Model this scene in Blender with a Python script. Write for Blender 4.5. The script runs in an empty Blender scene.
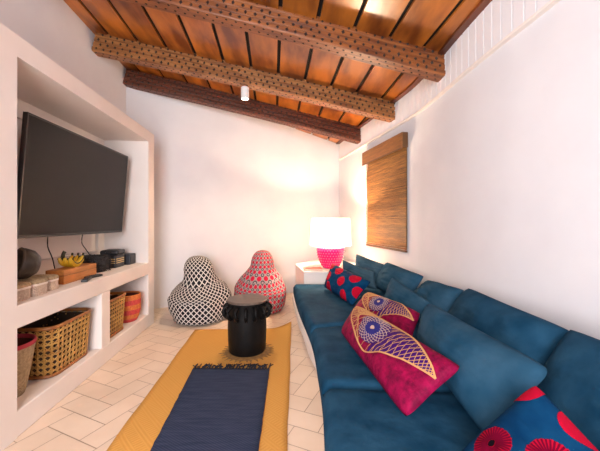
import bpy, bmesh, math, random
from mathutils import Vector, Matrix, noise
random.seed(7)
PI = math.pi
sc = bpy.context.scene
COL = sc.collection

# ------------------------------------------------------------------ materials
def mat(name, col, rough=.6, col2=None, scale=8, detail=4, stretch=None, bump=0, bscale=40, spec=.5,
        metal=0, sheen=0, emit=None, estr=0, coat=0, contrast=(.35, .65), island=0):
    m = bpy.data.materials.new(name); m.use_nodes = True
    nt = m.node_tree; N = nt.nodes; L = nt.links
    b = N['Principled BSDF']
    b.inputs['Base Color'].default_value = (*col, 1)
    b.inputs['Roughness'].default_value = rough
    b.inputs['Metallic'].default_value = metal
    b.inputs['Specular IOR Level'].default_value = spec
    b.inputs['Sheen Weight'].default_value = sheen
    b.inputs['Coat Weight'].default_value = coat
    tc = N.new('ShaderNodeTexCoord'); mp = N.new('ShaderNodeMapping')
    L.new(tc.outputs['Object'], mp.inputs['Vector'])
    if stretch: mp.inputs['Scale'].default_value = stretch
    src = None
    if col2:
        nz = N.new('ShaderNodeTexNoise'); nz.inputs['Scale'].default_value = scale; nz.inputs['Detail'].default_value = detail
        L.new(mp.outputs[0], nz.inputs['Vector'])
        rp = N.new('ShaderNodeMapRange'); rp.inputs[1].default_value = contrast[0]; rp.inputs[2].default_value = contrast[1]
        L.new(nz.outputs['Fac'], rp.inputs[0])
        mx = N.new('ShaderNodeMix'); mx.data_type = 'RGBA'
        mx.inputs[6].default_value = (*col, 1); mx.inputs[7].default_value = (*col2, 1)
        L.new(rp.outputs[0], mx.inputs[0]); src = mx.outputs[2]
    if island:
        g = N.new('ShaderNodeNewGeometry')
        hs = N.new('ShaderNodeHueSaturation')
        mr = N.new('ShaderNodeMapRange'); mr.inputs[3].default_value = 1 - island; mr.inputs[4].default_value = 1 + island
        L.new(g.outputs['Random Per Island'], mr.inputs[0]); L.new(mr.outputs[0], hs.inputs['Value'])
        if src: L.new(src, hs.inputs['Color'])
        else: hs.inputs['Color'].default_value = (*col, 1)
        src = hs.outputs[0]
    if src: L.new(src, b.inputs['Base Color'])
    if bump:
        n2 = N.new('ShaderNodeTexNoise'); n2.inputs['Scale'].default_value = bscale; n2.inputs['Detail'].default_value = 5
        L.new(mp.outputs[0], n2.inputs['Vector'])
        bp = N.new('ShaderNodeBump'); bp.inputs['Strength'].default_value = bump; bp.inputs['Distance'].default_value = .02
        L.new(n2.outputs['Fac'], bp.inputs['Height']); L.new(bp.outputs[0], b.inputs['Normal'])
    if emit:
        b.inputs['Emission Color'].default_value = (*emit, 1); b.inputs['Emission Strength'].default_value = estr
    return m

def nodes_of(m):
    nt = m.node_tree
    return nt, nt.nodes, nt.links, nt.nodes['Principled BSDF']
def M_(nt, op, a, b=None, c=None):
    n = nt.nodes.new('ShaderNodeMath'); n.operation = op
    for i, v in enumerate((a, b, c)):
        if v is None: continue
        if isinstance(v, (int, float)): n.inputs[i].default_value = v
        else: nt.links.new(v, n.inputs[i])
    return n.outputs[0]
def mixc(nt, f, a, b):
    n = nt.nodes.new('ShaderNodeMix'); n.data_type = 'RGBA'
    if isinstance(f, (int, float)): n.inputs[0].default_value = f
    else: nt.links.new(f, n.inputs[0])
    for i, v in ((6, a), (7, b)):
        if isinstance(v, tuple): n.inputs[i].default_value = (*v, 1)
        else: nt.links.new(v, n.inputs[i])
    return n.outputs[2]
def uvxy(nt, out='UV'):
    tc = nt.nodes.new('ShaderNodeTexCoord'); sp = nt.nodes.new('ShaderNodeSeparateXYZ')
    nt.links.new(tc.outputs[out], sp.inputs[0]); return sp.outputs[0], sp.outputs[1], sp.outputs[2]

WALL = mat('white_limewash', (.73, .72, .735), .85, (.69, .68, .70), 2.5, bump=.08, bscale=9)
PLAST = mat('white_plaster', (.79, .71, .66), .8, (.75, .67, .62), 3, bump=.06, bscale=12)
BEAD = mat('white_board', (.77, .75, .76), .6)
TRIM = mat('cream_trim', (.78, .70, .64), .6)
TILE = mat('pale_tile', (.76, .61, .48), .42, (.71, .55, .42), 3, island=.05, bump=.03, bscale=20)
GROUT = mat('grout', (.42, .31, .23), .9)
WOODB = mat('carved_beam_wood', (.26, .080, .018), .42, (.11, .028, .007), 5, 6, stretch=(.6, 6, 6), bump=.25, bscale=18, spec=.5)
WOODB2 = mat('pale_beam_wood', (.36, .15, .045), .45, (.17, .055, .015), 5, 6, stretch=(.6, 6, 6), bump=.25, bscale=18)
WOODD = mat('dark_beam_wood', (.15, .038, .014), .5, (.06, .015, .006), 5, 6, stretch=(.6, 6, 6), bump=.25, bscale=18)
NOTCH = mat('dark_notch', (.018, .007, .005), .5)
BOARD = mat('varnished_board', (.46, .145, .018), .28, (.14, .032, .005), 2.2, 8, stretch=(3, .8, 3), bump=.07, bscale=6, island=.22, spec=.6)
GAP = mat('gap_dark', (.006, .003, .002), .9)
EDGEW = mat('red_brown_board', (.17, .04, .012), .4, (.08, .02, .008), 3, 6, stretch=(4, .6, 4))
BLUE = mat('blue_velvet', (.005, .036, .076), .9, (.016, .064, .118), 7, 6, bump=.38, bscale=11, spec=.06)
BLUES = mat('faded_blue_linen', (.009, .050, .096), .9, (.030, .084, .138), 5, 6, bump=.38, bscale=11, spec=.06)
BLUEG = mat('grey_blue_linen', (.022, .058, .092), .9, (.048, .094, .130), 6, 5, bump=.38, bscale=11, spec=.06)
NAVY = mat('blue_cotton', (.0012, .026, .080), .9, (.003, .040, .105), 14, 5, spec=.05, bump=.05, bscale=60)
REDP = mat('red_print', (.36, .003, .022), .85, spec=.06)
REDD = mat('dark_red_print', (.12, .001, .015), .85, spec=.05)
BLK = mat('black_print', (.006, .003, .006), .9, spec=.04)
MAG = mat('magenta_silk', (.27, .0015, .045), .7, (.12, .001, .024), 26, 7, bump=.3, bscale=55, spec=.12)
PURP = mat('purple_satin', (.040, .002, .11), .6, spec=.1)
VIOL = mat('violet_blue_thread', (.028, .026, .18), .7, spec=.1)
TAN = mat('gold_thread', (.52, .27, .11), .7, spec=.15)
PALE = mat('pale_thread', (.50, .36, .30), .7, spec=.15)
STOOLW = mat('black_stained_wood', (.004, .0035, .0035), .48, (.006, .005, .0045), 20, spec=.16, bump=.1, bscale=30)
STOOLT = mat('grey_brown_wood', (.12, .085, .065), .5, (.07, .05, .04), 12, stretch=(1, 6, 1))
RAFFD = mat('olive_raffia', (.32, .17, .045), .9, (.2, .10, .03), 40)
WICK = mat('honey_rattan', (.52, .29, .075), .5, (.34, .16, .036), 14, island=.15)
WICKR = mat('rattan_rim', (.40, .15, .035), .45, (.24, .08, .02), 12)
WICKI = mat('shaded_basket_bottom', (.05, .025, .012), .9)  # basket bottom, with the shade of the inside put into its colour
PALM = mat('palm_weave', (.46, .34, .20), .9, (.30, .21, .115), 60, bump=.5, bscale=120)
PALMP = mat('pale_palm_weave', (.56, .43, .33), .9, (.42, .31, .24), 70, bump=.5, bscale=120)
PALMW = mat('white_binding', (.72, .62, .54), .8)
REDR = mat('pink_red_binding', (.42, .03, .05), .8)
ORNG = mat('orange_palm', (.62, .18, .035), .8, (.48, .12, .03), 50, bump=.3, bscale=90)
CORAL = mat('coral_palm', (.58, .055, .05), .8, (.45, .04, .04), 50, bump=.3, bscale=90)
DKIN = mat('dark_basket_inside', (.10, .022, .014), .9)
TVB = mat('black_bezel', (.008, .008, .009), .35)
TVS = mat('black_screen', (.007, .006, .006), .26, spec=.16)
CABLE = mat('black_cable', (.01, .01, .01), .5)
BLKP = mat('black_plastic', (.012, .012, .014), .45)
CHAR = mat('charcoal_box', (.022, .022, .028), .5)
GOLD = mat('gold_stripe', (.62, .44, .20), .4)
FUZZ = mat('black_weave', (.012, .010, .012), .9, (.03, .025, .025), 60, bump=.8, bscale=90)
BOXW = mat('orange_wood', (.52, .20, .045), .45, (.38, .13, .025), 6, 5, stretch=(8, 1, 8))
BOXD = mat('dark_wood_edge', (.14, .055, .02), .5)
BAN = mat('banana_yellow', (.70, .42, .02), .45, (.55, .30, .012), 9)
BANK = mat('banana_black', (.025, .022, .008), .6)
CARV = mat('dark_carved_wood', (.022, .016, .013), .35, (.06, .045, .035), 10, 5, bump=.3, bscale=25)
CARVR = mat('lighter_rim_wood', (.06, .045, .036), .4)  # bowl rim, a little lighter than the shell
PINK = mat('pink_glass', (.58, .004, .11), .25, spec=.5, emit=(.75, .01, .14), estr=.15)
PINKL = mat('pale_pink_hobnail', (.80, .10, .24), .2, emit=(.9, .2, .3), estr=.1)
BOOKR = mat('red_cover', (.50, .13, .08), .5)
PAPER = mat('paper', (.75, .66, .55), .8)
METW = mat('white_metal', (.75, .74, .73), .4)
BOXK = mat('dark_slat_gap', (.035, .014, .004), .8)
RAIL = mat('dark_bamboo', (.11, .045, .012), .5)
SLAT = mat('bamboo_slat', (.34, .15, .030), .6, (.12, .045, .009), 5, 5, stretch=(1, 1.2, 30), island=.28)
VAL = mat('bamboo_valance', (.26, .105, .024), .55, (.17, .065, .014), 4, 5, stretch=(2, 2, 30), island=.1)
GLASS = mat('window_glass', (.9, .95, 1), .05)

# woven rugs
def weave(name, c1, c2, s, kind):
    m = mat(name, c1, .9, spec=.15); nt, N, L, b = nodes_of(m)
    x, y, z = uvxy(nt, 'Object')
    if kind == 'diag':
        a = M_(nt, 'ADD', x, y); d = M_(nt, 'SUBTRACT', x, y)
        fa = M_(nt, 'SINE', M_(nt, 'MULTIPLY', a, s)); fd = M_(nt, 'SINE', M_(nt, 'MULTIPLY', d, s))
        # wide plaited bands with finer strands
        f1 = M_(nt, 'SINE', M_(nt, 'MULTIPLY', a, s * .21)); f = M_(nt, 'GREATER_THAN', f1, 0.0)
        f2 = mixc(nt, f, (0, 0, 0), (1, 1, 1))
        h = M_(nt, 'ADD', M_(nt, 'MULTIPLY', M_(nt, 'MULTIPLY', fa, f), .6), M_(nt, 'MULTIPLY', fd, M_(nt, 'SUBTRACT', 1.0, f)))
        fac = M_(nt, 'ADD', .45, M_(nt, 'MULTIPLY', h, .26))
    else:
        fa = M_(nt, 'SINE', M_(nt, 'MULTIPLY', y, s)); fb = M_(nt, 'SINE', M_(nt, 'MULTIPLY', x, s * .6))
        h = M_(nt, 'MULTIPLY', fa, fb)
        fac = M_(nt, 'ADD', .3, M_(nt, 'MULTIPLY', h, .3))
        nz = N.new('ShaderNodeTexNoise'); nz.inputs['Scale'].default_value = 6; nz.inputs['Detail'].default_value = 4
        mp = N.new('ShaderNodeMapping'); mp.inputs['Scale'].default_value = (1, 9, 1)
        tc = N.new('ShaderNodeTexCoord'); L.new(tc.outputs['Object'], mp.inputs[0]); L.new(mp.outputs[0], nz.inputs['Vector'])
        fac = M_(nt, 'ADD', fac, M_(nt, 'MULTIPLY', M_(nt, 'SUBTRACT', nz.outputs['Fac'], .5), 1.2))
    n = N.new('ShaderNodeClamp'); L.new(fac, n.inputs[0])
    L.new(mixc(nt, n.outputs[0], c1, c2), b.inputs['Base Color'])
    bp = N.new('ShaderNodeBump'); bp.inputs['Strength'].default_value = .35; bp.inputs['Distance'].default_value = .0015
    L.new(h, bp.inputs['Height']); L.new(bp.outputs[0], b.inputs['Normal'])
    return m
MATY = weave('golden_palm_mat', (.54, .26, .055), (.66, .36, .095), 230, 'diag')
MATB = weave('indigo_rag_weave', (.018, .028, .062), (.052, .065, .115), 420, 'rag')
INDI = mat('indigo_fringe', (.012, .013, .022), .9)

def trellis(name):
    m = mat(name, (.01, .01, .012), .85, spec=.2); nt, N, L, b = nodes_of(m)
    u, v, _ = uvxy(nt)
    a = M_(nt, 'ABSOLUTE', M_(nt, 'SUBTRACT', M_(nt, 'FRACT', M_(nt, 'ADD', u, v)), .5))
    d = M_(nt, 'ABSOLUTE', M_(nt, 'SUBTRACT', M_(nt, 'FRACT', M_(nt, 'SUBTRACT', u, v)), .5))
    f = M_(nt, 'GREATER_THAN', M_(nt, 'MAXIMUM', a, d), .395)
    L.new(mixc(nt, f, (.009, .009, .012), (.66, .61, .57)), b.inputs['Base Color'])
    return m
TREL = trellis('black_white_trellis')
def redprint(name):
    m = mat(name, (.5, .4, .4), .85, spec=.2); nt, N, L, b = nodes_of(m)
    u0, v0, _ = uvxy(nt)
    u = M_(nt, 'ADD', u0, v0); v = M_(nt, 'SUBTRACT', u0, v0)
    a = M_(nt, 'SUBTRACT', M_(nt, 'FRACT', u), .5); d = M_(nt, 'SUBTRACT', M_(nt, 'FRACT', v), .5)
    r = M_(nt, 'SQRT', M_(nt, 'ADD', M_(nt, 'MULTIPLY', a, a), M_(nt, 'MULTIPLY', d, d)))
    chk = N.new('ShaderNodeTexChecker'); chk.inputs['Scale'].default_value = 1.0
    cx = N.new('ShaderNodeCombineXYZ'); L.new(u, cx.inputs[0]); L.new(v, cx.inputs[1]); cx.inputs[2].default_value = .5; L.new(cx.outputs[0], chk.inputs['Vector'])
    red = M_(nt, 'LESS_THAN', r, .47)
    ring = M_(nt, 'COMPARE', r, .30, .09)
    base = (.34, .27, .27)
    g = mixc(nt, ring, base, (.045, .045, .055))
    rd = mixc(nt, red, base, (.50, .006, .035))
    c = mixc(nt, chk.outputs['Fac'], g, rd)
    L.new(c, b.inputs['Base Color'])
    return m
REDPR = redprint('red_grey_print')

def shade_mat():
    m = bpy.data.materials.new('glowing_cream_shade'); m.use_nodes = True
    nt = m.node_tree; N = nt.nodes; L = nt.links
    b = N['Principled BSDF']; b.inputs['Base Color'].default_value = (.9, .82, .7, 1); b.inputs['Roughness'].default_value = .9
    b.inputs['Emission Color'].default_value = (1, .80, .58, 1); b.inputs['Emission Strength'].default_value = 1.2
    t = N.new('ShaderNodeBsdfTranslucent'); t.inputs[0].default_value = (.95, .85, .72, 1)
    mx = N.new('ShaderNodeMixShader'); mx.inputs[0].default_value = .5
    L.new(b.outputs[0], mx.inputs[1]); L.new(t.outputs[0], mx.inputs[2]); L.new(mx.outputs[0], N['Material Output'].inputs[0])
    return m
SHADE = shade_mat()
BULB = mat('glowing_bulb', (1, .9, .8), .5, emit=(1, .78, .5), estr=6)
LENS = mat('glowing_lens', (1, .95, .9), .5, emit=(1, .86, .66), estr=9)

# ------------------------------------------------------------------ mesh helpers
class MB:
    def __init__(s): s.v = []; s.f = []; s.m = []; s.uv = {}
    def add(s, vs, fs, mi=0):
        o = len(s.v); s.v += [tuple(p) for p in vs]
        for f in fs: s.f.append([i + o for i in f]); s.m.append(mi)
        return o
    def box(s, x0, x1, y0, y1, z0, z1, mi=0, mtx=None):
        vs = [Vector(p) for p in ((x0, y0, z0), (x1, y0, z0), (x1, y1, z0), (x0, y1, z0), (x0, y0, z1), (x1, y0, z1), (x1, y1, z1), (x0, y1, z1))]
        if mtx: vs = [mtx @ p for p in vs]
        s.add(vs, [(0, 3, 2, 1), (4, 5, 6, 7), (0, 1, 5, 4), (1, 2, 6, 5), (2, 3, 7, 6), (3, 0, 4, 7)], mi)
    def prism(s, poly, z0, z1, mi=0):
        n = len(poly)
        vs = [(p[0], p[1], z0) for p in poly] + [(p[0], p[1], z1) for p in poly]
        fs = [tuple(range(n - 1, -1, -1)), tuple(range(n, 2 * n))] + [(i, (i + 1) % n, n + (i + 1) % n, n + i) for i in range(n)]
        s.add(vs, fs, mi)
    def lathe(s, prof, n=32, mi=0, c=(0, 0, 0), cap=True, sx=1, sy=1):
        vs = []
        for r, z in prof:
            for k in range(n):
                a = 2 * PI * k / n; vs.append((c[0] + r * sx * math.cos(a), c[1] + r * sy * math.sin(a), c[2] + z))
        fs = []
        for j in range(len(prof) - 1):
            for k in range(n):
                k2 = (k + 1) % n; fs.append((j * n + k, j * n + k2, (j + 1) * n + k2, (j + 1) * n + k))
        if cap:
            fs.append(tuple(range(n - 1, -1, -1))); j = len(prof) - 1; fs.append(tuple(j * n + k for k in range(n)))
        s.add(vs, fs, mi)
    def tube(s, pts, r, n=8, mi=0, taper=None, cap=True):
        pts = [Vector(p) for p in pts]; vs = []; up = Vector((0, 0, 1))
        for i, p in enumerate(pts):
            t = (pts[min(i + 1, len(pts) - 1)] - pts[max(i - 1, 0)]).normalized()
            a = t.cross(up)
            if a.length < 1e-3: a = t.cross(Vector((1, 0, 0)))
            a.normalize(); b = t.cross(a); rr = r * (taper[i] if taper else 1)
            for k in range(n):
                q = 2 * PI * k / n; vs.append(p + a * rr * math.cos(q) + b * rr * math.sin(q))
        fs = []
        for i in range(len(pts) - 1):
            for k in range(n):
                k2 = (k + 1) % n; fs.append((i * n + k, i * n + k2, (i + 1) * n + k2, (i + 1) * n + k))
        if cap: fs.append(tuple(range(n - 1, -1, -1))); fs.append(tuple((len(pts) - 1) * n + k for k in range(n)))
        s.add(vs, fs, mi)
    def sphere(s, c, r, mi=0, n=12, m=8, sx=1, sy=1, sz=1):
        prof = []
        vs = [(c[0], c[1], c[2] - r * sz)]
        for j in range(1, m):
            t = -PI / 2 + PI * j / m
            for k in range(n):
                a = 2 * PI * k / n; vs.append((c[0] + r * sx * math.cos(t) * math.cos(a), c[1] + r * sy * math.cos(t) * math.sin(a), c[2] + r * sz * math.sin(t)))
        vs.append((c[0], c[1], c[2] + r * sz)); fs = []
        for k in range(n):
            fs.append((0, 1 + (k + 1) % n, 1 + k)); o = 1 + (m - 2) * n; fs.append((len(vs) - 1, o + k, o + (k + 1) % n))
        for j in range(m - 2):
            for k in range(n): fs.append((1 + j * n + k, 1 + j * n + (k + 1) % n, 1 + (j + 1) * n + (k + 1) % n, 1 + (j + 1) * n + k))
        s.add(vs, fs, mi)
    def build(s, name, mats, parent=None, loc=(0, 0, 0), rz=0, smooth=False, bevel=0, uvs=None, fixn=True):
        me = bpy.data.meshes.new(name); me.from_pydata(s.v, [], s.f)
        if not isinstance(mats, (list, tuple)): mats = [mats]
        for m in mats: me.materials.append(m)
        for p, mi in zip(me.polygons, s.m): p.material_index = mi; p.use_smooth = smooth
        if uvs:
            ul = me.uv_layers.new(name='UVMap')
            for p in me.polygons:
                for li, u in zip(p.loop_indices, uvs[p.index]): ul.data[li].uv = u
        if fixn:
            bm = bmesh.new(); bm.from_mesh(me); bmesh.ops.recalc_face_normals(bm, faces=bm.faces); bm.to_mesh(me); bm.free()
        me.update()
        o = bpy.data.objects.new(name, me); COL.objects.link(o)
        o.location = loc; o.rotation_euler = (0, 0, rz)
        if parent: o.parent = parent
        if bevel:
            bv = o.modifiers.new('bevel', 'BEVEL'); bv.width = bevel; bv.segments = 3; bv.limit_method = 'ANGLE'; bv.angle_limit = .6
        return o

def tag(o, label, cat, group=None):
    o['label'] = label; o['category'] = cat
    if group: o['group'] = group
    return o
def thing(name, label, cat, loc=(0, 0, 0), rz=0, group=None):
    o = bpy.data.objects.new(name, None); COL.objects.link(o); o.empty_display_size = .1
    o.location = loc; o.rotation_euler = (0, 0, rz)
    return tag(o, label, cat, group)
def struct(o): o['kind'] = 'structure'; return o
def catmull(pts, n=8):
    out = []; P = [pts[0]] + list(pts) + [pts[-1]]
    for i in range(1, len(P) - 2):
        for k in range(n):
            t = k / n; r = []
            for d in range(len(pts[0])):
                a, b, c, e = P[i - 1][d], P[i][d], P[i + 1][d], P[i + 2][d]
                r.append(.5 * (2 * b + (c - a) * t + (2 * a - 5 * b + 4 * c - e) * t * t + (3 * b - a - 3 * c + e) * t ** 3))
            out.append(tuple(r))
    out.append(tuple(pts[-1])); return out

# ------------------------------------------------------------------ the room
REAR = -1.6
def xl(y): return -1.958 - .087 * y                      # left wall
RW = catmull([(1.36, REAR - .1), (1.36, 0), (1.345, .9), (1.315, 1.6), (1.285, 2.0), (1.265, 2.4), (1.25, 2.95), (1.20, 3.44), (.98, 4.468), (.729, 5.65)], 6)
def xr(y):
    for (x0, y0), (x1, y1) in zip(RW, RW[1:]):
        if y0 <= y <= y1: return x0 + (x1 - x0) * (y - y0) / (y1 - y0 + 1e-9)
    return RW[-1][0] if y > 3 else RW[0][0]
def yb(x): return 4.33 + .517 * (x + 1.93)               # back wall
def zc(x, y): return 2.66 + .18 * (1.15 - x) - .04 * (y - 3)

# floor: herringbone tiles over a grout bed, one mesh
fl = MB()
fl.add([(-2.9, REAR - .1, -.003), (1.6, REAR - .1, -.003), (1.6, 6.0, -.003), (-2.9, 6.0, -.003)], [(0, 1, 2, 3)], 1)
fl.add([(-2.9, REAR - .1, -.12), (1.6, REAR - .1, -.12), (1.6, 6.0, -.12), (-2.9, 6.0, -.12)], [(3, 2, 1, 0)], 1)
W = .147; A = Vector((-1.481, 1.82)); e1 = Vector((.915, -.404)); e2 = Vector((.404, .915)); g = .0022
def tile(u0, v0, u1, v1):
    vs = []
    for u, v in ((u0 + g, v0 + g), (u1 - g, v0 + g), (u1 - g, v1 - g), (u0 + g, v1 - g)):
        p = A + e1 * u + e2 * v; vs.append((p.x, p.y, 0))
    cx = sum(p[0] for p in vs) / 4; cy = sum(p[1] for p in vs) / 4
    if -2.75 < cx < 1.5 and REAR - .02 < cy < 5.9:
        fl.add(vs, [(0, 1, 2, 3)], 0)
for k in range(-45, 46):
    for j in range(-20, 21):
        u = (k + 2 * j) * W; v = (-k + 2 * j) * W
        tile(u, v, u + 2 * W, v + W)
        tile(u, v - 2 * W, u + W, v)
struct(fl.build('floor', [TILE, GROUT], fixn=False))

# walls
def wallstrip(name, pts, out, z0, ztop, m=WALL):
    mb = MB(); n = len(pts); vs = []
    for x, y in pts:
        vs += [(x, y, z0), (x, y, ztop(x, y)), (x + out[0], y + out[1], ztop(x, y)), (x + out[0], y + out[1], z0)]
    fs = []
    for i in range(n - 1):
        a = i * 4; b = a + 4
        fs += [(a, b, b + 1, a + 1), (a + 2, a + 1, b + 1, b + 2), (a + 3, a + 2, b + 2, b + 3), (a, a + 3, b + 3, b)]
    fs += [(0, 1, 2, 3), (4 * n - 4, 4 * n - 1, 4 * n - 2, 4 * n - 3)]
    mb.add(vs, fs); return struct(mb.build(name, m))
wallstrip('wall_left', [(xl(REAR), REAR), (xl(4.12), 4.14)], (-.15, -.02), -.12, lambda x, y: 3.85)
wallstrip('wall_back', [(-2.55, yb(-2.55)), (.9, yb(.9))], (-.04, .15), -.12, lambda x, y: 3.6)
o = wallstrip('wall_right', RW + [(.70, 5.80)], (.16, .03), -.12, lambda x, y: 3.0)
for p in o.data.polygons: p.use_smooth = False
# rear wall behind the camera with a wide opening to daylight
rw = MB()
def rb(x0, x1, z0, z1): rw.box(x0, x1, REAR - .15, REAR, z0, z1)
rb(-2.1, -1.22, -.1, 3.9); rb(.32, 1.5, -.1, 3.9); rb(-1.22, .32, 2.47, 3.9); rb(-1.22, .32, -.1, .53)
struct(rw.build('wall_rear', WALL))

# ceiling boards with dark gaps, one mesh
ce = MB(); D = Vector((-.087, 1))
x00 = -.5 + .087 * 2.9; sp = .307; gp = .034
for k in range(-8, 9):
    a0 = x00 + k * sp + gp / 2; a1 = a0 + sp - gp
    y0, y1 = REAR - .1, 6.0
    def cp(a, y, dz): x = a - .087 * y; return (x, y, zc(x, y) + dz)
    mi = 0
    ce.add([cp(a0, y0, 0), cp(a1, y0, 0), cp(a1, y1, 0), cp(a0, y1, 0), cp(a0, y0, .02), cp(a1, y0, .02), cp(a1, y1, .02), cp(a0, y1, .02)],
           [(0, 1, 2, 3), (0, 4, 5, 1), (2, 6, 7, 3), (0, 3, 7, 4), (1, 5, 6, 2)], mi)
def cq(x, y, dz): return (x, y, zc(x, y) + dz)
ce.add([cq(-2.8, REAR - .1, .03), cq(1.7, REAR - .1, .03), cq(1.7, 6, .03), cq(-2.8, 6, .03), cq(-2.8, REAR - .1, .1), cq(1.7, REAR - .1, .1), cq(1.7, 6, .1), cq(-2.8, 6, .1)],
       [(0, 1, 2, 3), (7, 6, 5, 4), (0, 4, 5, 1), (1, 5, 6, 2), (2, 6, 7, 3), (3, 7, 4, 0)], 1)
struct(ce.build('ceiling', [BOARD, GAP], fixn=False))

# red-brown board along the right eave
eb = MB()
pts = [(x, y) for x, y in RW if y > -1.5]
for (x0, y0), (x1, y1) in zip(pts, pts[1:]):
    eb.add([(x0 - .07, y0, zc(x0, y0) - .012), (x0, y0, zc(x0, y0) - .012), (x1, y1, zc(x1, y1) - .012), (x1 - .07, y1, zc(x1, y1) - .012),
            (x0 - .07, y0, zc(x0, y0) + .01), (x1 - .07, y1, zc(x1, y1) + .01)], [(0, 1, 2, 3), (0, 3, 5, 4)])
struct(eb.build('trim_1', EDGEW))
# white boarded frieze with grooves above a cream rail on the right wall
fr = MB(); L = 0; path = []
for (x0, y0), (x1, y1) in zip(RW, RW[1:]):
    n = max(1, int(math.hypot(x1 - x0, y1 - y0) / .01))
    for k in range(n): path.append((x0 + (x1 - x0) * k / n, y0 + (y1 - y0) * k / n))
path = [p for p in path if p[1] > -1.45]
run = 0; start = path[0]; brd = .082
segs = []
for a, b in zip(path, path[1:]):
    run += math.hypot(b[0] - a[0], b[1] - a[1])
    if run >= brd: segs.append((start, a)); start = b; run = 0
for (xa, ya), (xb, y2) in segs:
    vs = []
    for x, y in ((xa, ya), (xb, y2)):
        vs += [(x - .014, y, 2.34), (x - .014, y, zc(x, y) - .012), (x + .01, y, 2.34), (x + .01, y, zc(x, y) - .012)]
    fr.add(vs, [(0, 1, 5, 4), (0, 2, 3, 1), (4, 5, 7, 6), (1, 3, 7, 5), (0, 4, 6, 2)])
struct(fr.build('trim_2', BEAD))
tr = MB(); prev = None; sub = path[::12] + [path[-1]]
vs = []; fs = []
for x, y in sub: vs += [(x + .005, y, 2.318), (x - .026, y, 2.326), (x - .030, y, 2.338), (x - .014, y, 2.352), (x + .005, y, 2.352)]
for i in range(len(sub) - 1):
    for k in range(5): fs.append((i * 5 + k, i * 5 + (k + 1) % 5, i * 5 + 5 + (k + 1) % 5, i * 5 + 5 + k))
tr.add(vs, fs); struct(tr.build('trim_3', TRIM))

# carved roof beams
def beam(p0, p1, h0, h1, depth, label, m, mn, rows, seed):
    # p0/p1: front bottom edge ends (x,y,z); h: face height at the ends; built along local X
    rnd = random.Random(seed)
    P0 = Vector(p0); P1 = Vector(p1); ln = (P1 - P0).length
    dirx = (P1 - P0).normalized(); back = Vector((0, 0, 1)).cross(dirx).normalized(); up = dirx.cross(back)
    R = Matrix((dirx, back, up)).transposed()
    def bend(s): return .018 * math.sin(PI * min(max(s / ln, 0), 1))
    def h(s): return h0 + (h1 - h0) * s / ln
    mb = MB(); NS = 40
    # profile: (depth, frac of height); slight stepped mouldings on the face
    prof = [(.008, .0), (.0, .05), (.0, .20), (.014, .245), (.004, .29), (.004, .45), (.020, .495), (.010, .54), (.010, .70), (.026, .745), (.016, .79), (.016, 1.0), (depth, 1.0), (depth, 0.0)]
    vs = []; K = len(prof)
    for i in range(NS + 1):
        s = ln * i / NS
        for d, f in prof: vs.append((s, d, f * h(s) + bend(s)))
    fs = []
    for i in range(NS):
        for k in range(K): fs.append((i * K + k, (i + 1) * K + k, (i + 1) * K + (k + 1) % K, i * K + (k + 1) % K))
    fs += [tuple(range(K)), tuple(NS * K + k for k in range(K - 1, -1, -1))]
    mb.add(vs, fs, 0)
    def notch(s, z, d, w, hh):       # raised dark lozenge on the front face
        mb.add([(s - w, d + .001, z), (s, d + .001, z - hh), (s + w, d + .001, z), (s, d + .001, z + hh), (s, d - .014, z)], [(0, 1, 4), (1, 2, 4), (2, 3, 4), (3, 0, 4)], 1)
    def under(s, d, w):
        z = bend(s)
        mb.add([(s - w, d, z + .001), (s, d - w, z + .001), (s + w, d, z + .001), (s, d + w, z + .001), (s, d, z - .007)], [(0, 1, 4), (1, 2, 4), (2, 3, 4), (3, 0, 4)], 1)
    st = .076; n = int(ln / st)
    for r in range(rows):
        f = (.125, .37, .62, .89)[r]; d = (0, .004, .010, .016)[r]
        for i in range(n):
            s = (i + .5 + (.5 if r % 2 else 0)) * st + rnd.uniform(-.006, .006)
            if s < ln - .02: notch(s, f * h(s) + bend(s) + rnd.uniform(-.004, .004), d, rnd.uniform(.013, .018), rnd.uniform(.015, .021))
    for r in range(2):
        for i in range(int(ln / .075)):
            s = (i + .4 + .5 * r) * .075
            if s < ln - .02: under(s, .035 + .055 * r, .014)
    o = mb.build('roof_beam', [m, mn]); o.matrix_world = Matrix.Translation(P0) @ R.to_4x4()
    return tag(o, label, 'beam', 'carved roof beams')
beam((-2.155, 2.255, 3.09), (1.258, 2.66, 2.455), .22, .205, .13, 'reddish carved wooden roof beam nearest the camera, running off the top of the picture', WOODB, NOTCH, 4, 1)
beam((-2.245, 3.335, 3.05), (1.165, 3.70, 2.417), .215, .215, .13, 'paler brown carved wooden roof beam carrying the white spotlight, middle of the three', WOODB2, NOTCH, 4, 2)
beam((-2.305, 4.03, 3.005), (.915, 4.68, 2.405), .205, .245, .13, 'darkest carved wooden roof beam, nearest the back wall', WOODD, NOTCH, 4, 3)

# ------------------------------------------------------------------ media shelf unit on the left
RZ = math.atan2(.0867, .9962)
EV = Vector((-.0867, .9962)); NV = Vector((-.9962, -.0867))
def U(s, t, z=0): p = Vector((-1.42, 0)) + EV * s + NV * t; return Vector((p.x, p.y, z))
def ST(x, y): q = Vector((x + 1.42, y)); return q.dot(EV), q.dot(NV)
unit = thing('media_shelf_unit', 'white plastered built-in wall unit with a television niche and two open lower bays', 'shelf unit', U(0, 0, 0), RZ)
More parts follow.
